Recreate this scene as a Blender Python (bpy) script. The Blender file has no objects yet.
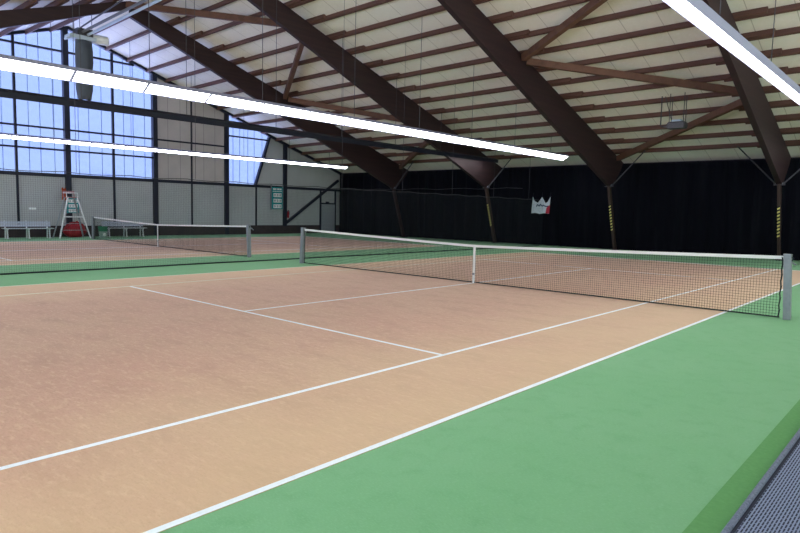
import bpy, bmesh, math, random
from mathutils import Vector, Matrix
random.seed(7)
scn = bpy.context.scene
COL = scn.collection

# ------------------------------------------------------------------ materials
def mat(name, color, rough=0.8, metal=0.0, noise=None, bump=0.0, emit=None, spec=0.3):
    """noise = list of (scale, color2, lo, hi) layers mixed over the base colour, in object space"""
    m = bpy.data.materials.new(name); m.use_nodes = True
    nt = m.node_tree; N = nt.nodes; L = nt.links
    b = N['Principled BSDF']
    b.inputs['Base Color'].default_value = (*color, 1)
    b.inputs['Roughness'].default_value = rough
    b.inputs['Metallic'].default_value = metal
    b.inputs['Specular IOR Level'].default_value = spec
    if emit:
        b.inputs['Emission Color'].default_value = (*emit[0], 1)
        b.inputs['Emission Strength'].default_value = emit[1]
    if noise:
        tc = N.new('ShaderNodeTexCoord'); prev = None
        for sc, c2, lo, hi in noise:
            mp = N.new('ShaderNodeMapping'); L.new(tc.outputs['Object'], mp.inputs[0])
            if isinstance(sc, tuple):
                mp.inputs['Scale'].default_value = sc; s = 1.0
            else:
                s = sc
            nz = N.new('ShaderNodeTexNoise'); nz.inputs['Scale'].default_value = s
            nz.inputs['Detail'].default_value = 6
            nz.inputs['Roughness'].default_value = 0.6
            L.new(mp.outputs[0], nz.inputs['Vector'])
            r = N.new('ShaderNodeMapRange'); r.inputs[1].default_value = lo; r.inputs[2].default_value = hi
            L.new(nz.outputs['Fac'], r.inputs[0])
            mx = N.new('ShaderNodeMix'); mx.data_type = 'RGBA'
            L.new(r.outputs[0], mx.inputs['Factor'])
            if prev is None: mx.inputs['A'].default_value = (*color, 1)
            else: L.new(prev, mx.inputs['A'])
            mx.inputs['B'].default_value = (*c2, 1)
            prev = mx.outputs['Result']
        L.new(prev, b.inputs['Base Color'])
    if bump:
        tc = N.new('ShaderNodeTexCoord')
        nz = N.new('ShaderNodeTexNoise'); nz.inputs['Scale'].default_value = 60; nz.inputs['Detail'].default_value = 4
        L.new(tc.outputs['Object'], nz.inputs['Vector'])
        bp = N.new('ShaderNodeBump'); bp.inputs['Strength'].default_value = bump; bp.inputs['Distance'].default_value = 0.01
        L.new(nz.outputs['Fac'], bp.inputs['Height']); L.new(bp.outputs[0], b.inputs['Normal'])
    return m

def add_seams(m, axis, period, width, color, amount=0.7):
    """thin procedural joint lines across an axis of object space"""
    nt = m.node_tree; N = nt.nodes; L = nt.links; b = N['Principled BSDF']
    tc = N.new('ShaderNodeTexCoord'); sx = N.new('ShaderNodeSeparateXYZ'); L.new(tc.outputs['Object'], sx.inputs[0])
    a = N.new('ShaderNodeMath'); a.operation = 'DIVIDE'; a.inputs[1].default_value = period
    L.new(sx.outputs[axis], a.inputs[0])
    f = N.new('ShaderNodeMath'); f.operation = 'FRACT'; L.new(a.outputs[0], f.inputs[0])
    c = N.new('ShaderNodeMath'); c.operation = 'LESS_THAN'; c.inputs[1].default_value = width / period
    L.new(f.outputs[0], c.inputs[0])
    k = N.new('ShaderNodeMath'); k.operation = 'MULTIPLY'; k.inputs[1].default_value = amount
    L.new(c.outputs[0], k.inputs[0])
    mx = N.new('ShaderNodeMix'); mx.data_type = 'RGBA'; mx.inputs['B'].default_value = (*color, 1)
    L.new(k.outputs[0], mx.inputs['Factor'])
    src = b.inputs['Base Color']
    if src.is_linked:
        L.new(src.links[0].from_socket, mx.inputs['A'])
    else:
        mx.inputs['A'].default_value = src.default_value
    L.new(mx.outputs['Result'], b.inputs['Base Color'])
    return m

def glass_mat(name):
    m = bpy.data.materials.new(name); m.use_nodes = True
    nt = m.node_tree; N = nt.nodes; L = nt.links
    for n in list(N):
        if n.type != 'OUTPUT_MATERIAL': N.remove(n)
    out = [n for n in N if n.type == 'OUTPUT_MATERIAL'][0]
    t = N.new('ShaderNodeBsdfTransparent'); t.inputs[0].default_value = (0.88, 0.93, 1.0, 1)
    d = N.new('ShaderNodeBsdfTranslucent'); d.inputs[0].default_value = (0.22, 0.27, 0.36, 1)
    tc = N.new('ShaderNodeTexCoord'); nz = N.new('ShaderNodeTexNoise'); nz.inputs['Scale'].default_value = 0.8
    L.new(tc.outputs['Object'], nz.inputs['Vector'])
    r = N.new('ShaderNodeMapRange'); r.inputs[1].default_value = .3; r.inputs[2].default_value = .7
    r.inputs[3].default_value = .05; r.inputs[4].default_value = .40
    L.new(nz.outputs['Fac'], r.inputs[0])
    mx = N.new('ShaderNodeMixShader'); L.new(r.outputs[0], mx.inputs[0])
    L.new(t.outputs[0], mx.inputs[1]); L.new(d.outputs[0], mx.inputs[2])
    L.new(mx.outputs[0], out.inputs[0])
    return m

M = {}
M['green'] = mat('green_carpet', (.165, .39, .195), .92, noise=[(.7, (.19, .405, .22), .35, .75), (5, (.135, .345, .165), .50, .85), ((40, 110, 50), (.225, .46, .265), .5, .8)], bump=.25)
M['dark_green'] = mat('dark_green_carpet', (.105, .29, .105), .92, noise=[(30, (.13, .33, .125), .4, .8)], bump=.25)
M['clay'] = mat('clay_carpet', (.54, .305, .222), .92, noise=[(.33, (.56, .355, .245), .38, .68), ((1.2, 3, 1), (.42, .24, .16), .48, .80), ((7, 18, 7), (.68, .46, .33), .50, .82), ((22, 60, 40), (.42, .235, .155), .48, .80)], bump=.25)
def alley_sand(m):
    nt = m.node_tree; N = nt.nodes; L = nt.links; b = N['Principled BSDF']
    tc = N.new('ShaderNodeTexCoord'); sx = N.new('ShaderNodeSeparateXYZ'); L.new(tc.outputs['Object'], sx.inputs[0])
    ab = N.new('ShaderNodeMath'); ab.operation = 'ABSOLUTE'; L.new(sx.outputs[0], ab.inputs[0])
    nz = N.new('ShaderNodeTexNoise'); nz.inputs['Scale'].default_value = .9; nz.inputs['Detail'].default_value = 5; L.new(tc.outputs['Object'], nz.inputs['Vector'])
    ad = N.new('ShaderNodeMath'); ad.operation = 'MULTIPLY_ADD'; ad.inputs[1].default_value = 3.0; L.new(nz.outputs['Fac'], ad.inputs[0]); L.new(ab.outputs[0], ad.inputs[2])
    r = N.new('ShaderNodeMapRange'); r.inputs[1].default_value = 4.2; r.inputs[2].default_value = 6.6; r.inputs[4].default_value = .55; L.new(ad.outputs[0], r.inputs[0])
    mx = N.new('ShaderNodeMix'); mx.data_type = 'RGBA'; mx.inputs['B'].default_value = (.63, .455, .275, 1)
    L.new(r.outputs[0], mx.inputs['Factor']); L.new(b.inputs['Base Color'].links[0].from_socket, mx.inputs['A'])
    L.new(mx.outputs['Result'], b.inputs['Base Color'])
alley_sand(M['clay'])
for k, w_, tint in (('clay', .22, (1, .90, .90, 1)), ('green', .08, (.85, 1, .92, 1))):     # carpet pile catches light at grazing angles
    b_ = M[k].node_tree.nodes['Principled BSDF']
    b_.inputs['Sheen Weight'].default_value = w_; b_.inputs['Sheen Roughness'].default_value = .45; b_.inputs['Sheen Tint'].default_value = tint
M['line'] = mat('white_line', (.82, .87, .95), .8, noise=[(25, (.72, .77, .85), .5, .8)])
M['worn_line'] = mat('worn_line', (.70, .74, .62), .85, noise=[(6, (.60, .64, .52), .4, .7)])
M['wood_dark'] = mat('dark_glulam', (.025, .013, .016), .6, noise=[((1, .4, 8), (.036, .018, .019), .4, .7)])
M['purlin'] = mat('purlin_wood', (.125, .062, .048), .7, noise=[((.5, 6, 6), (.085, .043, .036), .4, .7)])
M['brace'] = mat('brace_wood', (.150, .075, .050), .7, noise=[((3, 3, 3), (.10, .050, .036), .4, .7)])
M['ceiling'] = add_seams(mat('ceiling_panel', (.82, .79, .69), .85, noise=[(.25, (.75, .71, .60), .35, .7), (9, (.84, .81, .72), .5, .8)]), 0, 1.17, .025, (.42, .38, .30), .7)
M['wall'] = add_seams(mat('grey_wall_panel', (.46, .49, .51), .85, noise=[(.5, (.41, .44, .46), .4, .7)]), 1, 1.11, .02, (.32, .33, .35), .4)
M['wall_upper'] = add_seams(mat('grey_upper_panel', (.50, .47, .47), .85, noise=[(.8, (.43, .41, .41), .4, .7)]), 1, .74, .03, (.16, .15, .16), .6)
M['kick'] = mat('dark_kick_board', (.055, .040, .042), .8, noise=[(1.5, (.035, .028, .032), .4, .7)])
M['steel'] = mat('dark_blue_steel', (.012, .015, .032), .5)
M['glass'] = glass_mat('milky_glass')
M['bar'] = mat('glazing_bar', (.16, .26, .48), .5)
M['curtain'] = mat('black_curtain', (.003, .0035, .007), .95, noise=[((2.2, 1, .2), (.008, .0085, .013), .5, .8)], spec=.1)
M['alu'] = mat('aluminium', (.30, .33, .37), .5, .3, noise=[(12, (.25, .28, .32), .4, .7)])
M['white_metal'] = mat('white_metal', (.72, .76, .80), .5)
M['net'] = mat('dark_net', (.012, .022, .020), .9)
M['fine_net'] = mat('fine_grey_net', (.022, .028, .034), .9)
M['band'] = mat('white_band', (.82, .84, .86), .8)
M['rope'] = mat('dark_rope', (.02, .035, .035), .8)
M['housing'] = mat('lamp_housing', (.30, .31, .46), .5, .1)
M['lamp'] = mat('lamp_face', (.9, .9, .9), .6, emit=((.95, .97, 1.0), 12.0))
M['wire'] = mat('wire', (.05, .05, .06), .6)
M['bench'] = mat('bench_slats', (.50, .56, .66), .6, noise=[((2, 1, 20), (.42, .48, .58), .4, .7)])
M['teal'] = mat('teal_board', (.012, .30, .33), .6)
M['paper'] = mat('white_plate', (.88, .93, .95), .7)
M['ink'] = mat('dark_ink', (.06, .22, .26), .7)
M['red'] = mat('red_vinyl', (.34, .012, .022), .45, noise=[(5, (.22, .006, .012), .45, .7)])
M['orange'] = mat('orange_cloth', (.42, .07, .02), .8)
M['pink'] = mat('pink_grey_seat', (.42, .24, .27), .7)
M['bin_green'] = mat('bin_green', (.03, .22, .12), .6)
M['bin_pale'] = mat('bin_pale', (.30, .42, .38), .6)
M['banner'] = mat('banner_white', (.62, .70, .76), .85, noise=[(4, (.48, .56, .63), .45, .7)])
M['banner_red'] = mat('banner_red', (.45, .03, .06), .8)
M['banner_ink'] = mat('banner_ink', (.015, .04, .10), .8)
M['tape_yellow'] = mat('tape_yellow', (.62, .55, .18), .7)
M['tape_black'] = mat('tape_black', (.01, .01, .01), .7)
M['post'] = mat('dark_post', (.045, .028, .024), .7)
M['rod'] = mat('rod_grey', (.06, .06, .075), .6)
M['housing_dark'] = mat('lamp_housing_dark', (.010, .012, .026), .6)
M['heater'] = mat('heater_grey', (.05, .05, .055), .5)
M['heater_slat'] = mat('heater_slat', (.12, .12, .125), .5)
M['sleeve'] = mat('sleeve_cloth', (.075, .09, .115), .85, noise=[((3, 3, .6), (.11, .13, .16), .45, .7)])
M['pale'] = mat('pale_metal', (.45, .55, .66), .5)
M['door'] = mat('door_grey', (.33, .37, .41), .7)
# woven mat: rows of dark dashes on blue-grey
def woven():
    m = mat('woven_mat', (.20, .23, .36), .9)
    nt = m.node_tree; N = nt.nodes; L = nt.links; b = N['Principled BSDF']
    tc = N.new('ShaderNodeTexCoord'); mp = N.new('ShaderNodeMapping'); mp.inputs['Rotation'].default_value = (0, 0, math.radians(90))
    L.new(tc.outputs['Object'], mp.inputs[0])
    br = N.new('ShaderNodeTexBrick'); br.offset = .5
    br.inputs['Color1'].default_value = (.016, .02, .045, 1); br.inputs['Color2'].default_value = (.03, .036, .075, 1)
    br.inputs['Mortar'].default_value = (.23, .27, .42, 1)
    br.inputs['Scale'].default_value = 1.0
    br.inputs['Brick Width'].default_value = .056; br.inputs['Row Height'].default_value = .0165
    br.inputs['Mortar Size'].default_value = .0046; br.inputs['Mortar Smooth'].default_value = .2
    L.new(mp.outputs[0], br.inputs['Vector'])
    L.new(br.outputs['Color'], b.inputs['Base Color'])
    return m
M['woven'] = woven()
M['hem'] = mat('mat_hem', (.17, .20, .29), .9, noise=[(60, (.09, .105, .16), .45, .7)])
M['hem_dark'] = mat('mat_seam', (.018, .022, .045), .9)

# ------------------------------------------------------------------ mesh helpers
class MB:
    def __init__(s): s.v = []; s.f = []
    def box(s, x0, x1, y0, y1, z0, z1):
        n = len(s.v)
        s.v += [(x0,y0,z0),(x1,y0,z0),(x1,y1,z0),(x0,y1,z0),(x0,y0,z1),(x1,y0,z1),(x1,y1,z1),(x0,y1,z1)]
        s.f += [tuple(n+i for i in q) for q in ((3,2,1,0),(4,5,6,7),(0,1,5,4),(1,2,6,5),(2,3,7,6),(3,0,4,7))]
        return s
    def bar(s, a, b, w, h=None, up=(0,0,1)):
        """rectangular bar from a to b, w wide sideways, h along up"""
        h = h or w; a = Vector(a); b = Vector(b); d = (b-a).normalized(); u = Vector(up)
        if abs(d.dot(u)) > .98: u = Vector((1,0,0))
        r = d.cross(u).normalized(); u = r.cross(d)
        n = len(s.v)
        for p in (a, b):
            for i, j in ((-1,-1),(1,-1),(1,1),(-1,1)):
                s.v.append(tuple(p + r*(i*w/2) + u*(j*h/2)))
        s.f += [tuple(n+i for i in q) for q in ((0,1,2,3),(7,6,5,4),(1,0,4,5),(2,1,5,6),(3,2,6,7),(0,3,7,4))]
        return s
    def tube(s, pts, r, n=8, cap=True):
        pts = [Vector(p) for p in pts]; base = len(s.v); rs = r if isinstance(r, (list, tuple)) else [r]*len(pts)
        for i, p in enumerate(pts):
            d = (pts[min(i+1, len(pts)-1)] - pts[max(i-1, 0)]).normalized()
            u = Vector((0,0,1)) if abs(d.z) < .95 else Vector((1,0,0))
            e = d.cross(u).normalized(); g = e.cross(d)
            for k in range(n):
                t = 2*math.pi*k/n
                s.v.append(tuple(p + (e*math.cos(t) + g*math.sin(t))*rs[i]))
        for i in range(len(pts)-1):
            for k in range(n):
                a = base+i*n+k; b = base+i*n+(k+1) % n
                s.f.append((a, b, b+n, a+n))
        if cap:
            s.f.append(tuple(base+k for k in reversed(range(n))))
            s.f.append(tuple(base+(len(pts)-1)*n+k for k in range(n)))
        return s
    def prism(s, poly, axis, lo, hi):
        """2-D polygon extruded along an axis (0 = x with (y,z) points, 1 = y with (x,z), 2 = z with (x,y))"""
        n = len(s.v); k = len(poly)
        def P(p, t): return (t, p[0], p[1]) if axis == 0 else (p[0], t, p[1]) if axis == 1 else (p[0], p[1], t)
        s.v += [P(p, lo) for p in poly] + [P(p, hi) for p in poly]
        s.f.append(tuple(n+i for i in reversed(range(k)))); s.f.append(tuple(n+k+i for i in range(k)))
        for i in range(k):
            j = (i+1) % k
            s.f.append((n+i, n+j, n+k+j, n+k+i))
        return s
    def quad(s, *p):
        n = len(s.v); s.v += [tuple(q) for q in p]; s.f.append(tuple(range(n, n+len(p)))); return s
    def build(s, name, m, parent=None, bevel=0, smooth=False, loc=None):
        me = bpy.data.meshes.new(name); me.from_pydata(s.v, [], s.f)
        bm = bmesh.new(); bm.from_mesh(me)
        bmesh.ops.recalc_face_normals(bm, faces=bm.faces); bm.to_mesh(me); bm.free()
        me.materials.append(m)
        if smooth: me.polygons.foreach_set('use_smooth', [True]*len(me.polygons))
        o = bpy.data.objects.new(name, me); COL.objects.link(o)
        if loc: o.location = loc
        if parent: o.parent = parent
        if bevel:
            bv = o.modifiers.new('bevel', 'BEVEL'); bv.width = bevel; bv.segments = 2; bv.limit_method = 'ANGLE'
        return o

def thing(name, label, cat, loc=(0,0,0), rz=0, group=None):
    o = bpy.data.objects.new(name, None); COL.objects.link(o)
    o.empty_display_size = .2; o.location = loc; o.rotation_euler = (0, 0, rz)
    return tag(o, label, cat, group)
def tag(o, label, cat, group=None, kind='thing'):
    o['label'] = label; o['category'] = cat; o['kind'] = kind
    if group: o['group'] = group
    return o
def struct(o): o['kind'] = 'structure'; return o
def dup(root, loc, label, rz=None):
    r = root.copy(); COL.objects.link(r); r.location = loc; r['label'] = label
    if rz is not None: r.rotation_euler = (0, 0, rz)
    for ch in list(root.children):
        c = ch.copy(); COL.objects.link(c); c.parent = r
        for g in list(ch.children):
            d = g.copy(); COL.objects.link(d); d.parent = c
    return r

# ------------------------------------------------------------------ dimensions (metres; net of the near court on Y = 0)
SL = .33                      # roof slope
def roof(y): return 10.15 - SL*abs(y)         # top of the trusses / underside of the purlins
PH = .20                      # purlin height
WX = -24.8                    # inner face of the window wall
CY = 17.9                     # black curtain
TX = [-17.9, -10.93, -3.93, 3.10]             # trusses
C2 = -15.70                    # centre of the second court

# ------------------------------------------------------------------ floor and courts
struct(MB().box(-25.4, 24, -19, 18.6, -.2, 0).build('floor', M['green']))

def court(cx, label, cname, worn_left, worn_right):
    t = thing('tennis_court', label, 'tennis court', (cx, 0, 0))
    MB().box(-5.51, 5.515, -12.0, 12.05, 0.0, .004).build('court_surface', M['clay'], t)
    z0, z1 = .004, .0065
    def ln(name, x0, x1, y0, y1, m=M['line']):
        MB().box(x0, x1, y0, y1, z0, z1).build(name, m, t)
    w = .025
    ln('sideline', 5.465, 5.515, -11.885, 11.885, M['worn_line'] if worn_right else M['line'])
    ln('sideline', -5.51, -5.455, -11.885, 11.885, M['worn_line'] if worn_left else M['line'])
    ln('sideline', 4.115-.05, 4.115, -11.885, 11.885)
    ln('sideline', -4.115, -4.115+.05, -11.885, 11.885, M['worn_line'] if worn_left else M['line'])
    ln('service_line', -4.065, 4.065, -6.425, -6.375)
    ln('service_line', -4.065, 4.065, 6.375, 6.425)
    ln('centre_line', -w, w, -6.375, 6.375)
    ln('baseline', -5.435, 5.435, -11.93, -11.83)
    ln('baseline', -5.435, 5.435, 11.83, 11.93)
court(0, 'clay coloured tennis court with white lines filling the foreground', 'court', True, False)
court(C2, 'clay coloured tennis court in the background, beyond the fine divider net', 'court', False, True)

# darker green carpet strip + woven mat at the right edge
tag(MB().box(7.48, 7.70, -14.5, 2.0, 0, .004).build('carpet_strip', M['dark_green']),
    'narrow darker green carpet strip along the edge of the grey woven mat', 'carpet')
mt = thing('woven_mat', 'blue-grey woven mat with a bound edge lying in the bottom right corner', 'mat', (7.64, -8, .004))
MB().box(.052, 2.2, -6, 5.2, 0, .014).build('mat_weave', M['woven'], mt)
MB().tube([(.018, -6, .018), (.018, 5.2, .018)], .018, 10).build('mat_hem', M['hem'], mt, smooth=True)
MB().box(.034, .053, -6, 5.2, 0, .015).build('hem_seam', M['hem_dark'], mt)

# ------------------------------------------------------------------ tennis nets
def tennis_net(cx, label):
    t = thing('tennis_net', label, 'tennis net', (cx, 0, 0))
    PX = 6.40; H0, H1 = 1.07, .914
    def top(x): return H1 + (H0-H1)*(abs(x)/PX)**1.15
    for s in (-1, 1):
        p = MB().bar((s*(PX+.05), 0, 0), (s*(PX-.01), 0, 1.09), .11, .11, up=(1, 0, 0))
        po = p.build('post', M['alu'], t, bevel=.006)
        MB().box(s*(PX-.01)-.06, s*(PX-.01)+.06, -.056, .056, 1.09, 1.105).build('post_cap', M['alu'], po)
        c = MB().tube([(s*PX-.0, .05, .98), (s*PX, .13, .98)], .018, 8)
        c.bar((s*PX, .13, .98), (s*PX+s*.10, .13, .92), .02)
        c.build('winder', M['alu'], po)
        MB().tube([(s*(PX+.05), 0, 1.06), (s*(PX+.08), 0, 1.03), (s*(PX+.05), 0, .99)], .012, 6).build('cable_hook', M['steel'], po)
    # mesh netting, real cords
    E = PX-.085; g = MB(); r = .0040
    nx = int(2*E/.045)
    for i in range(nx+1):
        x = -E + 2*E*i/nx
        g.bar((x, 0, .03), (x, 0, top(x)-.03), r)
    for j in range(21):
        fz = j/21
        xs = [-E, -E/2, 0, E/2, E]
        for a, b in zip(xs, xs[1:]):
            g.bar((a, 0, .03+(top(a)-.06)*fz), (b, 0, .03+(top(b)-.06)*fz), r)
    g.build('netting', M['net'], t)
    n = 24; xs = [-E-.02 + (2*E+.04)*i/n for i in range(n+1)]
    b = MB()
    for a, c in zip(xs, xs[1:]):
        b.bar((a, .004, top(a)-.025), (c, .004, top(c)-.025), .020, .056)
    b.build('headband', M['band'], t)
    MB().tube([(x, 0, .028) for x in xs], .014, 6).build('bottom_cord', M['rope'], t)
    for s in (-1, 1):
        zz = [(.028 + (top(E)-.05)*i/10) for i in range(11)]
        MB().tube([(s*(E+.012*(i % 2)), 0, z) for i, z in enumerate(zz)], .012, 6).build('side_cord', M['rope'], t)
        for i in range(1, 10, 2):
            MB().bar((s*E, 0, zz[i]), (s*(PX-.05), 0, zz[i]+.03), .006).build('net_lace', M['rope'], t)
        lc = MB()
        lc.tube([(s*(E-.02), 0, top(E)-.02), (s*(PX+.03), 0, 1.07)], .008, 6)
        lc.build('tension_cable', M['rope'], t)
    st = MB().box(-.025, .025, -.014, .016, .01, H1+.005)
    so = st.build('centre_strap', M['band'], t)
    MB().box(-.03, .03, -.02, -.012, .20, .25).build('strap_buckle', M['alu'], so)
tennis_net(0, 'near tennis net with square grey posts, crossing the foreground court')
tennis_net(C2, 'far tennis net on the background court in front of the window wall')

# ------------------------------------------------------------------ window wall (left gable)
def wz(y): return 10.22 - SL*abs(y)            # underside of gable rafter
w = MB(); T0, T1 = WX-.25, WX
w.prism([(-19, 0), (18.6, 0), (18.6, 3.0), (-19, 3.0)], 0, T0, T1)
struct(w.build('wall_left', M['wall']))
w = MB()
w.prism([(4.45, 3.0), (8.9, 3.0), (8.9, 10.4-SL*8.9), (4.45, 10.4-SL*4.45)], 0, T0, T1)
struct(w.build('wall_left', M['wall_upper']))
w = MB()
w.prism([(10.98, 3.0), (18.6, 3.0), (18.6, 10.4-SL*18.6), (12.15, 10.4-SL*12.15)], 0, T0, T1)
w.prism([(-19, 3.0), (-8.9, 3.0), (-8.9, 10.4-SL*8.9), (-19, 10.4-SL*19)], 0, T0, T1)
struct(w.build('wall_left', M['wall']))
struct(MB().box(WX, WX+.05, -18, 16.35, 0, .56).build('baseboard_left', M['kick']))
struct(MB().box(WX, WX+.05, 17.85, 18.3, 0, .56).build('baseboard_left', M['kick']))

def zc(y): return 10.35 - SL*abs(y)
bays = [(-8.9, -6.75), (-6.75, -4.6), (-4.6, -2.38), (-2.38, -.13), (-.13, 2.16), (2.16, 4.45)]
polys = [[(a, 3.0), (b, 3.0), (b, zc(b)), (a, zc(a))] for a, b in bays]
polys += [[(8.9, 3.0), (10.95, 3.0), (11.08, zc(11.1)), (8.9, zc(8.9))]]
def clip_top(poly, y):
    """z range of polygon at y"""
    zs = []
    for (a, za), (b, zb) in zip(poly, poly[1:]+poly[:1]):
        if min(a, b)-1e-6 <= y <= max(a, b)+1e-6 and abs(a-b) > 1e-6:
            zs.append(za + (zb-za)*(y-a)/(b-a))
    return (min(zs), max(zs)) if len(zs) > 1 else None
polys[-1] = [(8.9, 3.0), (10.98, 3.0), (12.1, zc(12.1)), (8.9, zc(8.9))]
for i, p in enumerate(polys):
    pane = struct(MB().prism(p, 0, WX-.13, WX-.12).build('window_%d' % (i+1), M['glass']))
    g = MB(); y0 = min(q[0] for q in p); y1 = max(q[0] for q in p); n = max(1, round((y1-y0)/.52))
    for k in range(1, n):
        y = y0 + (y1-y0)*k/n + (.03 if k % 2 else -.03)
        r = clip_top(p, y)
        if r and r[1]-r[0] > .1: g.box(WX-.118, WX-.09, y-.012, y+.012, r[0], r[1])
    g.build('glazing_bars', M['bar'], pane)
# dark steel frame
def steel(mb): return struct(mb.build('trim_%d' % (steel.n), M['steel']))
steel.n = 1
for y in (-8.9, -4.6, -.13, 4.40, 8.9, 13.30):
    wd = .125
    steel(MB().box(WX-.10, WX+.16, y-wd, y+wd, 0 if abs(y) < 12 else .5, zc(y))); steel.n += 1
for y in (-6.75, -2.38, 2.16):
    steel(MB().box(WX-.08, WX+.06, y-.05, y+.05, .56, zc(y))); steel.n += 1
steel(MB().box(WX-.02, WX+.06, 6.58, 6.66, .56, zc(6.67))); steel.n += 1
steel(MB().box(WX-.02, WX+.06, 11.02, 11.12, .56, 3.0)); steel.n += 1
steel(MB().bar((WX+.02, 10.98, 3.0), (WX+.02, 12.12, 6.34), .12, .20, up=(1,0,0))); steel.n += 1
# transoms
for y0, y1, z, h in ((-8.9, 18.3, 3.05, .085), (-8.9, 8.9, 5.32, .045), (-8.9, 4.45, 4.30, .045), (8.9, 13.35, 4.72, .045), (8.9, 12.0, 6.0, .045), (-3.3, 3.3, 9.10, .05), (-5.6, 5.6, 7.9, .045), (13.3, 16.3, 4.75, .05)):
    steel(MB().box(WX-.09, WX+.05, y0, y1, z-h, z+h)); steel.n += 1
steel(MB().bar((WX+.10, 13.4, .72), (WX+.10, 18.0, 3.75), .14, .16)); steel.n += 1
for s in (-1, 1):
    steel(MB().bar((WX+.06, 0, 10.36), (WX+.06, s*18.4, 10.36-SL*18.4), .22, .30)); steel.n += 1

# door at the far corner
d = struct(MB().box(WX, WX+.06, 16.42, 17.80, 0, 2.03).build('door_1', M['door']))
f = MB()
for y in (16.42, 17.80): f.box(WX, WX+.09, y-.05, y+.05, 0, 3.0)
f.box(WX, WX+.09, 16.42, 17.80, 2.03, 2.13)
f.build('door_frame', M['steel'], d)
MB().box(WX+.09, WX+.12, 16.85, 17.15, 2.10, 2.22).build('door_closer', M['steel'], d)
hd = MB(); hd.tube([(WX+.06, 16.6, 1.05), (WX+.12, 16.6, 1.05), (WX+.12, 16.74, 1.05)], .014, 6); hd.build('door_handle', M['alu'], d)

# back wall behind the curtain
struct(MB().box(-25.05, 24, 18.35, 18.6, 0, 4.3).build('wall_back', M['kick']))

# ------------------------------------------------------------------ ceiling
for s, nm in ((1, 'ceiling'), (-1, 'ceiling')):
    c = MB(); y1 = s*18.9
    zt = 10.15+PH
    c.prism([(0, zt), (y1, zt-SL*18.9), (y1, zt-SL*18.9+.12), (0, zt+.12)], 0, -25.2, 24.0)
    struct(c.build(nm, M['ceiling']))

# ------------------------------------------------------------------ purlins, one object per length
ORD = ['first','second','third','fourth','fifth','sixth','seventh','eighth','ninth','tenth','eleventh','twelfth','thirteenth','fourteenth','fifteenth','sixteenth','seventeenth']
BX = [-24.76, -17.9, -10.93, -3.93, 3.10, 10.15]
BN = ['between window wall and first truss', 'between first and second trusses', 'between second and third trusses',
      'between third and fourth trusses', 'right of the fourth truss']
KR = [range(-4, 16), range(-5, 16), range(1, 16), range(3, 16), range(6, 16)]
for b in range(5):
    for k in KR[b]:
        s = 1 if k >= 0 else -1; kk = k if k >= 0 else -k-1
        y = s*(.68 + 1.07*kk)
        x0 = BX[b] - (.95 if b > 0 else 0); x1 = BX[b+1] + .95
        z = roof(y)
        pb = MB(); h = PH-.02; dk = .076*s
        pb.prism([(x0, dk-.05), (x1, -dk-.05), (x1, -dk+.05), (x0, dk+.05)], 2, .004, h)
        o = pb.build('roof_purlin', M['purlin'], bevel=.008, loc=(0, y, z))
        o.rotation_euler = (-s*math.atan(SL), 0, 0)
        side = 'below the ridge' if s > 0 else 'on the near roof slope'
        tag(o, 'brown roof purlin, %s %s, %s' % (ORD[kk], side, BN[b]), 'purlin', 'roof purlins')

# ------------------------------------------------------------------ trusses
TL = ['dark timber roof truss nearest the window wall, with a slanted post',
      'dark timber roof truss second from the window wall, left of the crown banner',
      'dark timber roof truss third from the window wall, right of the crown banner',
      'dark timber roof truss farthest right, behind the right end of the near net']
def low(y, near=False): return 9.50 - (9.50-3.06)/16.45*y + (.32 if near else 0)
for i, x in enumerate(TX):
    t = thing('timber_truss', TL[i], 'roof truss', (x, 17.6, 0), group='main roof trusses')
    oy = -17.6
    def rafter(s, y0):
        ys = [y0] + [q for q in (4, 8, 12, 15) if q > y0] + [16.40]
        poly = [(s*q+oy, low(q, s < 0)) for q in ys] + [(s*16.62+oy, 3.06), (s*17.55+oy, 3.9), (s*17.82+oy, roof(17.82))] + [(s*y0+oy, roof(y0))]
        return MB().prism(poly, 0, -.10, .10).build('rafter', M['wood_dark'], t, bevel=.01)
    def post(s):
        p = MB().prism([(s*16.38+oy, 3.08), (s*16.62+oy, 3.08), (s*17.68+oy, 0), (s*17.46+oy, 0)], 0, -.055, .055)
        po = p.build('post', M['wood_dark'] if i == 0 else M['post'], t, bevel=.01)
        MB().tube([(-.13, s*16.50+oy, 3.12), (.13, s*16.50+oy, 3.12)], .05, 10).build('knee_bolt', M['alu'], po)
        MB().box(-.195, .195, s*16.50+oy-.07, s*16.50+oy+.07, 3.05, 3.085).build('knee_plate', M['rod'], po)
        MB().box(-.13, .13, s*17.6+oy-.2, s*17.6+oy+.2, 0, .03).build('foot_plate', M['steel'], po)
        return po
    rafter(1, 0); po = post(1)
    if i == 0: rafter(-1, 0); post(-1)
    if i > 0:      # striped yellow and black tape on the front of the post
        ya = MB(); bl = MB(); n = 9
        for k in range(n):
            za = .95 + 1.25*k/n; zb = za + 1.25/n
            def pt(xx, z, o=.012):
                yy = 16.38 + (17.46-16.38)*(3.08-z)/3.08 - o
                return (xx, yy+oy, z)
            zm = za + (zb-za)*.5
            ya.quad(pt(-.05, za), pt(.05, za+.05), pt(.05, zm+.05), pt(-.05, zm))
            bl.quad(pt(-.05, zm), pt(.05, zm+.05), pt(.05, zb+.05), pt(-.05, zb))
        ya.build('hazard_tape', M['tape_yellow'], po); bl.build('hazard_tape', M['tape_black'], po)['label'] = 'black stripes of hazard tape'

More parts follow.
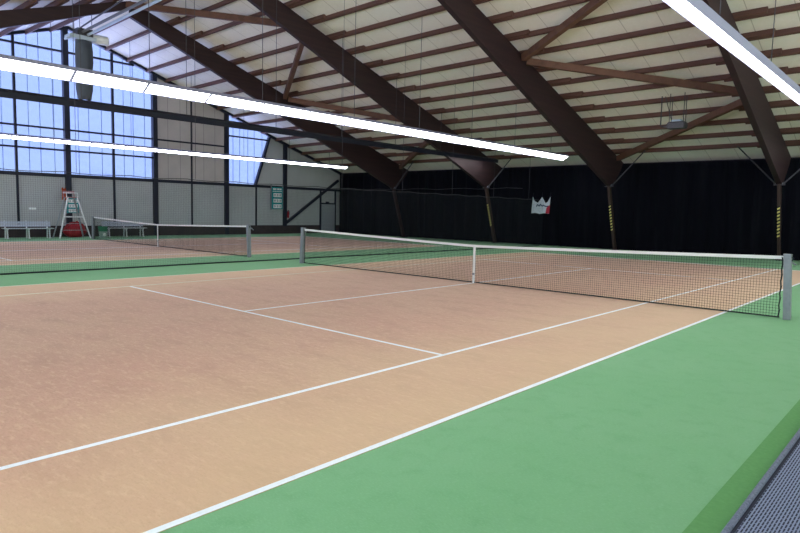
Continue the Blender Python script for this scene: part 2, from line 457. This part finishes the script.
# slim rods from each knee up to the purlins
for i, x in enumerate(TX):
    for s in ((1,) if i in (1, 2) else (-1, 1)):
        r = MB().tube([(x+s*.16, 16.50, 3.13), (x+s*1.62, 16.48, roof(16.48)-.03)], .028, 8)
        r.box(x+s*.135, x+s*.19, 16.44, 16.56, 3.088, 3.18)
        tag(r.build('knee_rod', M['rod'] if s > 0 else M['heater']), 'slim grey rod rising %s from the knee of the %s roof truss' % ('right' if s > 0 else 'left', ('first', 'second', 'third', 'fourth')[i]), 'brace rod', 'knee rods of the trusses')

# diagonal timber roof braces in two bays
def brace(a, b, label):
    z = lambda p: roof(p[1]) - .16
    va = Vector((a[0], a[1], z(a))); vb = Vector((b[0], b[1], z(b))); c = (va+vb)/2
    mb = MB().bar(va-c, vb-c, .19, .24)
    tag(mb.build('roof_brace', M['brace'], loc=c, bevel=.01), label, 'roof brace', 'diagonal roof braces')
e = .20
brace((-3.93+e, 16.9), (3.10-e, 12.35), 'diagonal timber brace from the curtain edge up to the fourth truss')
brace((-3.93+e, 8.25), (3.10-e, 12.1), 'diagonal timber brace falling from the middle of the third truss to the fourth')
brace((-3.93+e, 8.0), (3.10-e, 4.3), 'diagonal timber brace rising from the middle of the third truss out of frame')
brace((-17.9+e, 16.9), (-10.93-e, 12.6), 'diagonal timber brace from the curtain corner up to the second truss')
brace((-17.9+e, 8.15), (-10.93-e, 12.3), 'diagonal timber brace behind the light row, first truss down to second')
brace((-17.9+e, 7.9), (-10.93-e, 3.9), 'short steep timber brace rising from first truss to the second')
brace((-17.9+e, -.2), (-10.93-e, 3.65), 'diagonal timber brace near the ridge, from first truss to second')

# ------------------------------------------------------------------ black curtain
c = MB(); xs = []; x = -24.45; i = 0
while x < 13:
    xs.append(x); x += random.uniform(.07, .13)
pts = []
ph = 0
for x in xs:
    ph += random.uniform(.5, 1.1)
    pts.append((x, CY + .07*math.sin(ph) + .03*math.sin(ph*.37)))
for (xa, ya), (xb, yb) in zip(pts, pts[1:]):
    for z0, z1 in ((.02, 2.2), (2.2, 4.22)):
        c.quad((xa, ya, z0), (xb, yb, z0), (xb, yb, z1), (xa, ya, z1))
cu = c.build('curtain', M['curtain'], smooth=True)
tag(cu, 'tall black pleated curtain covering the whole back wall', 'curtain')
MB().tube([(-24.4 + k*1.0, CY-.13, 3.08 + .035*math.sin(k*1.9)) for k in range(16)], .012, 5).build('curtain_cord', M['wire'], cu)

# crown-shaped banner
bn = thing('banner', 'white crown-shaped banner with blue scribble and red corner on black curtain', 'banner', (-8.2, CY-.17, 1.72))
out = [(-.56, 0), (-.30, .03), (-.05, -.03), (.18, .02), (.50, 0), (.52, .42), (.56, .90), (.40, .62), (.28, .55), (.06, .88), (-.18, .56), (-.40, .68), (-.50, .88)]
m_ = MB().prism([(px, pz) for px, pz in out], 1, -.008, .008); m_.build('banner_cloth', M['banner'], bn)
MB().prism([(.30, .01), (.52, .01), (.545, .46), (.44, .40), (.34, .30)], 1, -.014, -.009).build('red_corner', M['banner_red'], bn)
ink = MB()
sq = [(-.26, .30), (-.20, .42), (-.13, .36), (-.08, .32), (-.03, .44), (.05, .36), (.10, .32), (.16, .40), (.22, .34), (.34, .32), (.44, .33)]
for a, b in zip(sq, sq[1:]): ink.bar((a[0], -.016, a[1]+.06), (b[0], -.016, b[1]+.06), .008, .055)
ink.build('scribble', M['banner_ink'], bn)
hk = MB()
for px, pz in ((-.49, .87), (.06, .87), (.55, .89)): hk.tube([(px, 0, pz), (px, .02, pz+.25)], .004, 5)
hk.build('hanging_cord', M['wire'], bn)

# ------------------------------------------------------------------ light rows: tilted reflectors facing their court
def light_row(x, s, label, hm='housing', tilt=30, W=.38):
    """s = +1 face turned to +X, -1 to -X"""
    z = 4.45; Y0, Y1 = -16.44, 16.2
    t = thing('light_row', label, 'light row', (x, 0, z), group='long ceiling light rows')
    a = math.radians(tilt)
    n = Vector((s*math.sin(a), 0, -math.cos(a))); u = Vector((math.cos(a)*s, 0, math.sin(a)))   # u across the face, outward and up
    D = .13
    p0 = -u*W/2; p1 = u*W/2
    q0 = p0 - n*D + u*.06; q1 = p1 - n*D - u*.06
    lip = n*.02
    poly = [(v.x, v.z) for v in (p0+lip, p0+lip+u*.012, p0+u*.012, p1-u*.012, p1+lip-u*.012, p1+lip, q1, q0)]
    MB().prism(poly, 1, Y0, Y1).build('lamp_housing', M[hm], t)
    first = None; L = 1.63; k = 0; y = Y0 + .02
    while y + 1.5 < Y1:
        y1 = min(y + L - .07, Y1 - .02)
        if first is None:
            c0 = p0 + u*.02 + n*.006; c1 = p1 - u*.02 + n*.006; d0 = p0+u*.02+n*.001; d1 = p1-u*.02+n*.001
            mb = MB(); ln = y1-y
            mb.prism([(v.x, v.z) for v in (c0, c1, d1, d0)], 1, 0, ln)
            o = mb.build('lamp_panel', M['lamp'], t, loc=(0, y, 0)); first = o
        else:
            o = first.copy(); COL.objects.link(o); o.parent = t; o.location = (0, y, 0)
        y += L; k += 1
    for yy in [sg*(1.75 + 3.21*j) for sg in (-1, 1) for j in range(5)]:
        zt = roof(yy) - z
        MB().tube([(0, yy, .06), (0, yy, zt)], .009, 5).build('suspension_wire', M['wire'], t)
light_row(5.56, -1, 'long lit fluorescent row at top right, beside the fourth truss', tilt=20, W=.42)
light_row(-6.05, 1, 'long lit fluorescent row crossing the upper left toward the crown banner')
light_row(-10.15, -1, 'dark-backed light row facing away, just below the long upper left lit row', 'housing_dark', W=.30)
light_row(-21.8, 1, 'farthest lit fluorescent row, in front of the window wall', W=.27)

# ------------------------------------------------------------------ divider net between the courts
dn = thing('divider_net', 'fine grey divider net hanging between the two courts, dark rope along floor', 'divider net', (-7.75, 0, 0))
g = MB(); Y0, Y1 = -15.5, 17.2; H = 2.45
def sag(y): return H - .04*math.sin((y % 1.6)/1.6*math.pi)
y = Y0
while y <= Y1:
    g.bar((0, y, .02), (0, y, sag(y)), .0021); y += .05
for j in range(1, 48):
    g.bar((0, Y0, .02+j*.05), (0, Y1, .02+j*.05), .0021)
g.build('netting', M['fine_net'], dn)
MB().tube([(0.0, Y0 + k*.4, sag(Y0+k*.4)) for k in range(int((Y1-Y0)/.4)+1)], .009, 5).build('top_rope', M['wire'], dn)
MB().tube([(.03*math.sin(k*.8), Y0 + k*.6, .022) for k in range(int((Y1-Y0)/.6)+1)], .022, 6).build('bottom_rope', M['rope'], dn)
for yy in [sg*(2.82 + 3.21*k) for sg in (-1, 1) for k in range(5) if sg*(2.82+3.21*k) > -15.2]:
    MB().tube([(0, yy, H), (0, yy, roof(yy))], .006, 5).build('hanging_wire', M['wire'], dn)

# ------------------------------------------------------------------ hanging heater units
def heater(loc, label, k):
    t = thing('unit_heater', label, 'heater', loc, group='hanging heater units')
    q = lambda *v: tuple(c*k for c in v)
    MB().prism([q(a, b) for a, b in ((-.50, -.20), (.50, -.20), (.56, .06), (.44, .22), (-.44, .22), (-.56, .06))], 1, -.30*k, .30*k).build('heater_body', M['heater'], t, bevel=.015)
    sl = MB()
    for m in range(5):
        sl.bar(q(-.46, -.315, -.15+m*.065), q(.46, -.315, -.15+m*.065), .03*k, .035*k)
    sl.build('louvre_grille', M['heater_slat'], t)
    MB().box(-.28*k, .28*k, -.2*k, .2*k, .22*k, .34*k).build('top_plate', M['pale'], t)
    top = roof(loc[1]) - loc[2]
    for sx in (-.42, .42):
        for sy in (-.2, .2):
            MB().tube([q(sx, sy, .2), (sx*k, sy*k, top - SL*sy*k)], .014, 6).build('hanger_rod', M['wire'], t)
    MB().tube([q(-.55, 0, 0), q(-.95, 0, 0), q(-1.0, 0, .1), (-1.0*k, 0, top)], .022, 8).build('gas_pipe', M['wire'], t)
    MB().bar(q(-.35, .1, .22), (-.85*k, .1, top), .02).build('brace_wire', M['wire'], t)
    MB().tube([q(-.60, -.05, -.02), q(-.78, -.05, -.02)], [.07*k, .05*k], 8).build('motor', M['heater_slat'], t)
heater((.50, 12.0, 5.07), 'grey heater unit hung under the roof between third and fourth trusses', .60)
heater((-16.6, 14.0, 5.42), 'small distant heater unit hung under the roof beside the first truss', .42)

# tall fabric sleeve by the gable peak
sv = thing('hanging_sleeve', 'tall dark grey fabric sleeve hanging from a pale bracket by the gable peak', 'fabric sleeve', (-18.6, -1.62, 0))
rings = [(8.30, .30), (7.9, .33), (7.5, .34), (7.1, .31), (6.7, .33), (6.35, .31), (6.1, .27), (5.97, .25)]
s_ = MB(); n = 20
for z, r in rings:
    for k in range(n):
        t_ = 2*math.pi*k/n; rr = r*(1 + .09*math.sin(5*t_ + z))
        s_.v.append((.75*rr*math.cos(t_), rr*math.sin(t_), z - (.05*math.sin(4*t_) if z < 6 else 0)))
for i in range(len(rings)-1):
    for k in range(n):
        s_.f.append((i*n+k, i*n+(k+1) % n, (i+1)*n+(k+1) % n, (i+1)*n+k))
s_.f.append(tuple(range(n))); s_.f.append(tuple((len(rings)-1)*n+k for k in range(n)))
s_.build('sleeve', M['sleeve'], sv, smooth=True)
MB().box(-.3, .3, -.62, .42, 8.30, 8.46).build('bracket', M['pale'], sv, bevel=.03)
MB().bar((0, -.68, 8.26), (0, .0, 8.52), .26, .08).build('bracket_flap', M['pale'], sv)
bl = MB().tube([(0.05, .34, 8.46), (.12, .92, 8.46)], .19, 16); bo = bl.build('blower', M['white_metal'], sv)
MB().tube([(.12, .92, 8.46), (.122, .94, 8.46)], .15, 16).build('blower_rim', M['steel'], bo)
MB().box(-.25, .25, -.3, .3, 8.46, 8.75).build('mount_box', M['heater'], sv, bevel=.02)
for dy, dz, m in ((-.10, 8.60, 'heater_slat'), (.10, 8.52, 'pale')):
    MB().tube([(0, dy, dz), (7.6, dy, dz+.18)], .055, 10).build('supply_pipe', M[m], sv)
MB().tube([(.1, -.32, 8.62), (6.0, -.34, 9.05)], .03, 8).build('supply_cable', M['heater'], sv)
for sy in (-.35, .35):
    MB().tube([(0, sy, 8.4), (0, sy, roof(-1.62+sy)+.2)], .014, 6).build('hanger_rod', M['wire'], sv)

# ------------------------------------------------------------------ things along the window wall
def bench():
    t = thing('bench', '', 'bench', group='benches along the window wall')
    for y in (-.88, 0, .88):
        l = MB()
        l.bar((.16, y, 0), (.10, y, .44), .05, .06); l.bar((-.20, y, 0), (-.16, y, .44), .05, .06)
        l.bar((-.20, y, .43), (.20, y, .43), .05, .05); l.bar((-.17, y, .42), (-.27, y, .82), .05, .05)
        l.bar((.16, y, .02), (.24, y, .02), .06, .03)
        l.build('leg_frame', M['white_metal'], t)
    st = MB()
    for k in range(4): st.box(-.18+k*.115, -.18+k*.115+.10, -1.03, 1.05, .455, .485)
    st.build('seat', M['white_metal'], t, bevel=.006)
    for z, x in ((.60, -.19), (.74, -.225)):
        MB().box(x-.0, x+.025, -1.12, 1.03, z-.055, z+.055).build('back_slat', M['bench'], t, bevel=.006)
    return t
b1 = bench(); b1.location = (-23.75, -2.30, 0)
b1['label'] = 'grey slatted bench with white legs at the far left, below the windows'
dup(b1, (-23.75, 2.25, 0), 'grey slatted bench with white legs, seen through the far tennis net')

uc = thing('umpire_chair', 'tall white A-frame umpire chair standing in front of the window wall', 'umpire chair', (-23.42, -.50, 0))
for sx in (-1, 1):
    for sy in (-1, 1):
        o = MB().bar((sx*.44, sy*.70, 0), (sx*.20, sy*.21, 1.98), .055, .055)
        o.build('leg', M['white_metal'] if sx > 0 else M['alu'], uc)
for z in (.40, .72, 1.04, 1.36):
    k = z/1.98; hw = .70 - .49*k; xx = .44 - .24*k
    if z == 1.04:
        MB().box(xx-.03, xx+.03, -hw, hw, z-.03, z+.03).build('step', M['white_metal'], uc)
    else:
        MB().box(xx-.02, xx+.02, -hw, hw, z-.012, z+.012).build('step', M['alu'], uc)
MB().box(-.24, .22, -.26, .26, 1.94, 1.99).build('seat', M['pink'], uc, bevel=.01)
bk = MB(); bk.bar((-.24, -.24, 1.98), (-.30, -.24, 2.28), .035); bk.bar((-.24, .24, 1.98), (-.30, .24, 2.28), .035)
bk.box(-.31, -.28, -.24, .24, 2.16, 2.28); bk.build('backrest', M['pink'], uc)
for sy in (-1, 1):
    MB().tube([(-.27, sy*.26, 2.18), (.16, sy*.26, 2.18), (.20, sy*.26, 1.96)], .018, 8).build('armrest', M['white_metal'], uc)
MB().tube([(.16, -.26, 2.18), (.16, .26, 2.18)], .02, 8).build('front_rail', M['white_metal'], uc)

# red bulky bag (beanbag) behind the umpire chair
rb = thing('beanbag', 'shiny red beanbag slumped behind the umpire chair', 'beanbag', (-24.33, -.02, 0))
bm = bmesh.new(); bmesh.ops.create_uvsphere(bm, u_segments=28, v_segments=18, radius=.5)
for v in bm.verts:
    x, y, z = v.co; a = math.atan2(y, x)
    wob = 1 + .07*math.sin(3*a+z*6) + .05*math.sin(7*a)
    v.co = (x*.80*wob, y*1.02*wob + .08*z, max(0, (z+.42)*.80 + (.05*math.sin(5*a) if z > 0 else 0)))
me = bpy.data.meshes.new('bag_body'); bm.to_mesh(me); bm.free(); me.materials.append(M['red'])
me.polygons.foreach_set('use_smooth', [True]*len(me.polygons))
o = bpy.data.objects.new('bag_body', me); COL.objects.link(o); o.parent = rb
MB().tube([(0, .03, .72), (.03, .05, .78), (.03, .12, .80), (0, .15, .73)], .02, 8).build('bag_handle', M['red'], rb)

# orange cloth hung on the column beside the chair
oc = MB()
cols = 9; rows = 8
for r in range(rows):
    for k in range(cols):
        u = k/(cols-1)-.5; z = 2.42 - .60*r/(rows-1)
        oc.v.append((-24.52 + .03*math.sin(u*14 + r*.5), -.42 + u*(.17+.07*r/(rows-1)), z - .04*math.cos(u*9)))
for r in range(rows-1):
    for k in range(cols-1):
        oc.f.append((r*cols+k, r*cols+k+1, (r+1)*cols+k+1, (r+1)*cols+k))
oo = oc.build('hanging_cloth', M['orange'], smooth=True)
sd = oo.modifiers.new('solid', 'SOLIDIFY'); sd.thickness = .02
tag(oo, 'small orange cloth hanging at the column behind the umpire chair top', 'cloth')

# bin
bn2 = thing('waste_bin', 'small bin with green rim beside the far net post', 'bin', (-23.0, .80, 0))
MB().tube([(0, 0, 0), (0, 0, .03), (0, 0, .36)], [.15, .17, .19], 18).build('bin_body', M['bin_pale'], bn2, smooth=False)
MB().tube([(0, 0, .34), (0, 0, .36), (0, 0, .56), (0, 0, .58)], [.195, .20, .225, .215], 18).build('bin_top', M['bin_green'], bn2)
MB().box(.172, .185, -.06, .06, .12, .26).build('bin_sticker', M['paper'], bn2)

# score boards: teal board with white number plates
def scoreboard(loc, label, header, k=1):
    t = thing('scoreboard', label, 'scoreboard', loc, group='teal scoreboards on the window wall')
    h = 1.42 if header else 1.12; w = k
    MB().box(0, .05, -.44*w, .44*w, 0, h*w).build('board', M['teal'], t, bevel=.01)
    for sy in (-1, 1): MB().box(.0, .065, sy*.46*w-.015, sy*.46*w+.015, -.05, h*w+(.18 if header else 0)).build('side_rail', M['alu'], t)
    for j in range(3):
        z = (.06 + j*.36)*w
        pl = MB().box(.05, .065, -.30*w, .34*w, z, z+.25*w).build('number_plate', M['paper'], t)
        for yc in (-.19*w, .02*w, .23*w):
            c0 = z+.125*w; dg = MB(); a, b_, g_, e_ = .045*w, .02*w, .07*w, .045*w
            dg.box(.065, .07, yc-a, yc-b_, c0-g_, c0+g_); dg.box(.065, .07, yc+b_, yc+a, c0-g_, c0+g_)
            dg.box(.065, .07, yc-a, yc+a, c0+e_, c0+g_); dg.box(.065, .07, yc-a, yc+a, c0-g_, c0-e_)
            dg.build('digit', M['ink'], pl)
    if header:
        hd_ = MB()
        for (a, b) in ((-.32, -.2), (-.17, -.08), (.0, .14), (.17, .34)):
            hd_.box(.05, .06, a, b, 1.24, 1.34)
        hd_.box(.05, .06, -.36, .38, 1.13, 1.17)
        hd_.build('header_lettering', M['paper'], t)
scoreboard((WX+.17, 12.57, 1.62), 'teal scoreboard with three white number rows beside the dark column, far right', True)
scoreboard((WX+.17, .0, 1.20), 'small teal scoreboard on the column directly behind the umpire chair', False, .66)

# fire extinguisher on the right column
fe = thing('fire_extinguisher', 'thin red extinguisher beside the column next to the right scoreboard', 'fire extinguisher', (WX+.10, 13.56, 0))
MB().tube([(0, 0, 1.05), (0, 0, 1.08), (0, 0, 1.45), (0, 0, 1.52)], [.05, .065, .065, .03], 12).build('cylinder', M['red'], fe)
MB().tube([(0, 0, 1.52), (0, 0, 1.58)], .025, 8).build('valve', M['steel'], fe)
MB().tube([(0, .0, 1.56), (.03, .07, 1.50), (.03, .08, 1.25)], .012, 6).build('hose', M['steel'], fe)
MB().box(-.1, -.05, -.05, .05, 1.1, 1.5).build('wall_bracket', M['steel'], fe)

sg = MB().box(WX, WX+.015, -1.92, -1.60, 1.34, 1.44)
tag(sg.build('wall_sign', M['paper']), 'tiny pale sign on the grey wall above the left bench', 'sign')

# ------------------------------------------------------------------ world, camera
SKY_WIN = (.57, .71, 1.0); SKY_OPEN = (1.0, 1.08, 1.2); FILL_BELOW = (5.6, 5.6, 5.4); FILL_BELOW_WIN = (5.0, 5.4, 9.5)
wd = bpy.data.worlds.new('World'); scn.world = wd; wd.use_nodes = True
nt = wd.node_tree; N = nt.nodes; L = nt.links; bg = N['Background']
# environment: pale blue sky behind the window wall, brighter neutral surroundings on the open sides, boosted glow below the horizon added to fill the ceiling
tc = N.new('ShaderNodeTexCoord'); sx = N.new('ShaderNodeSeparateXYZ'); L.new(tc.outputs['Generated'], sx.inputs[0])
def ramp(sock, lo, hi):
    r = N.new('ShaderNodeMapRange'); r.inputs[1].default_value = lo; r.inputs[2].default_value = hi; L.new(sock, r.inputs[0]); return r.outputs[0]
def mix(fac, a, b):
    m = N.new('ShaderNodeMix'); m.data_type = 'RGBA'; L.new(fac, m.inputs['Factor'])
    for k, v in (('A', a), ('B', b)):
        if isinstance(v, tuple): m.inputs[k].default_value = (*v, 1)
        else: L.new(v, m.inputs[k])
    return m.outputs['Result']
sky = mix(ramp(sx.outputs['X'], -.25, .15), SKY_WIN, SKY_OPEN)
L.new(mix(ramp(sx.outputs['Z'], .02, -.06), sky, mix(ramp(sx.outputs['X'], -.25, .15), FILL_BELOW_WIN, FILL_BELOW)), bg.inputs[0]); bg.inputs[1].default_value = 1.0

cd = bpy.data.cameras.new('Camera'); cam = bpy.data.objects.new('Camera', cd); COL.objects.link(cam)
r = Vector((0.74242073, 0.6695452, 0.02281875)); u = Vector((-0.07714464, 0.05160747, 0.99568337)); f = Vector((-0.6654774, 0.74097631, -0.08996628))
mw = Matrix((( r.x, u.x, -f.x, 8.4331), (r.y, u.y, -f.y, -12.0285), (r.z, u.z, -f.z, 1.6773), (0, 0, 0, 1)))
cam.matrix_world = mw
cd.sensor_width = 36; cd.lens = 36*614.08/800; cd.clip_start = .05; cd.clip_end = 300
scn.camera = cam
scn.view_settings.view_transform = 'Standard'
scn.view_settings.look = 'None'
scn.view_settings.exposure = 0
scn.cycles.use_denoising = True
scn.cycles.max_bounces = 8
scn.cycles.transparent_max_bounces = 24
scn.cycles.sample_clamp_indirect = 4
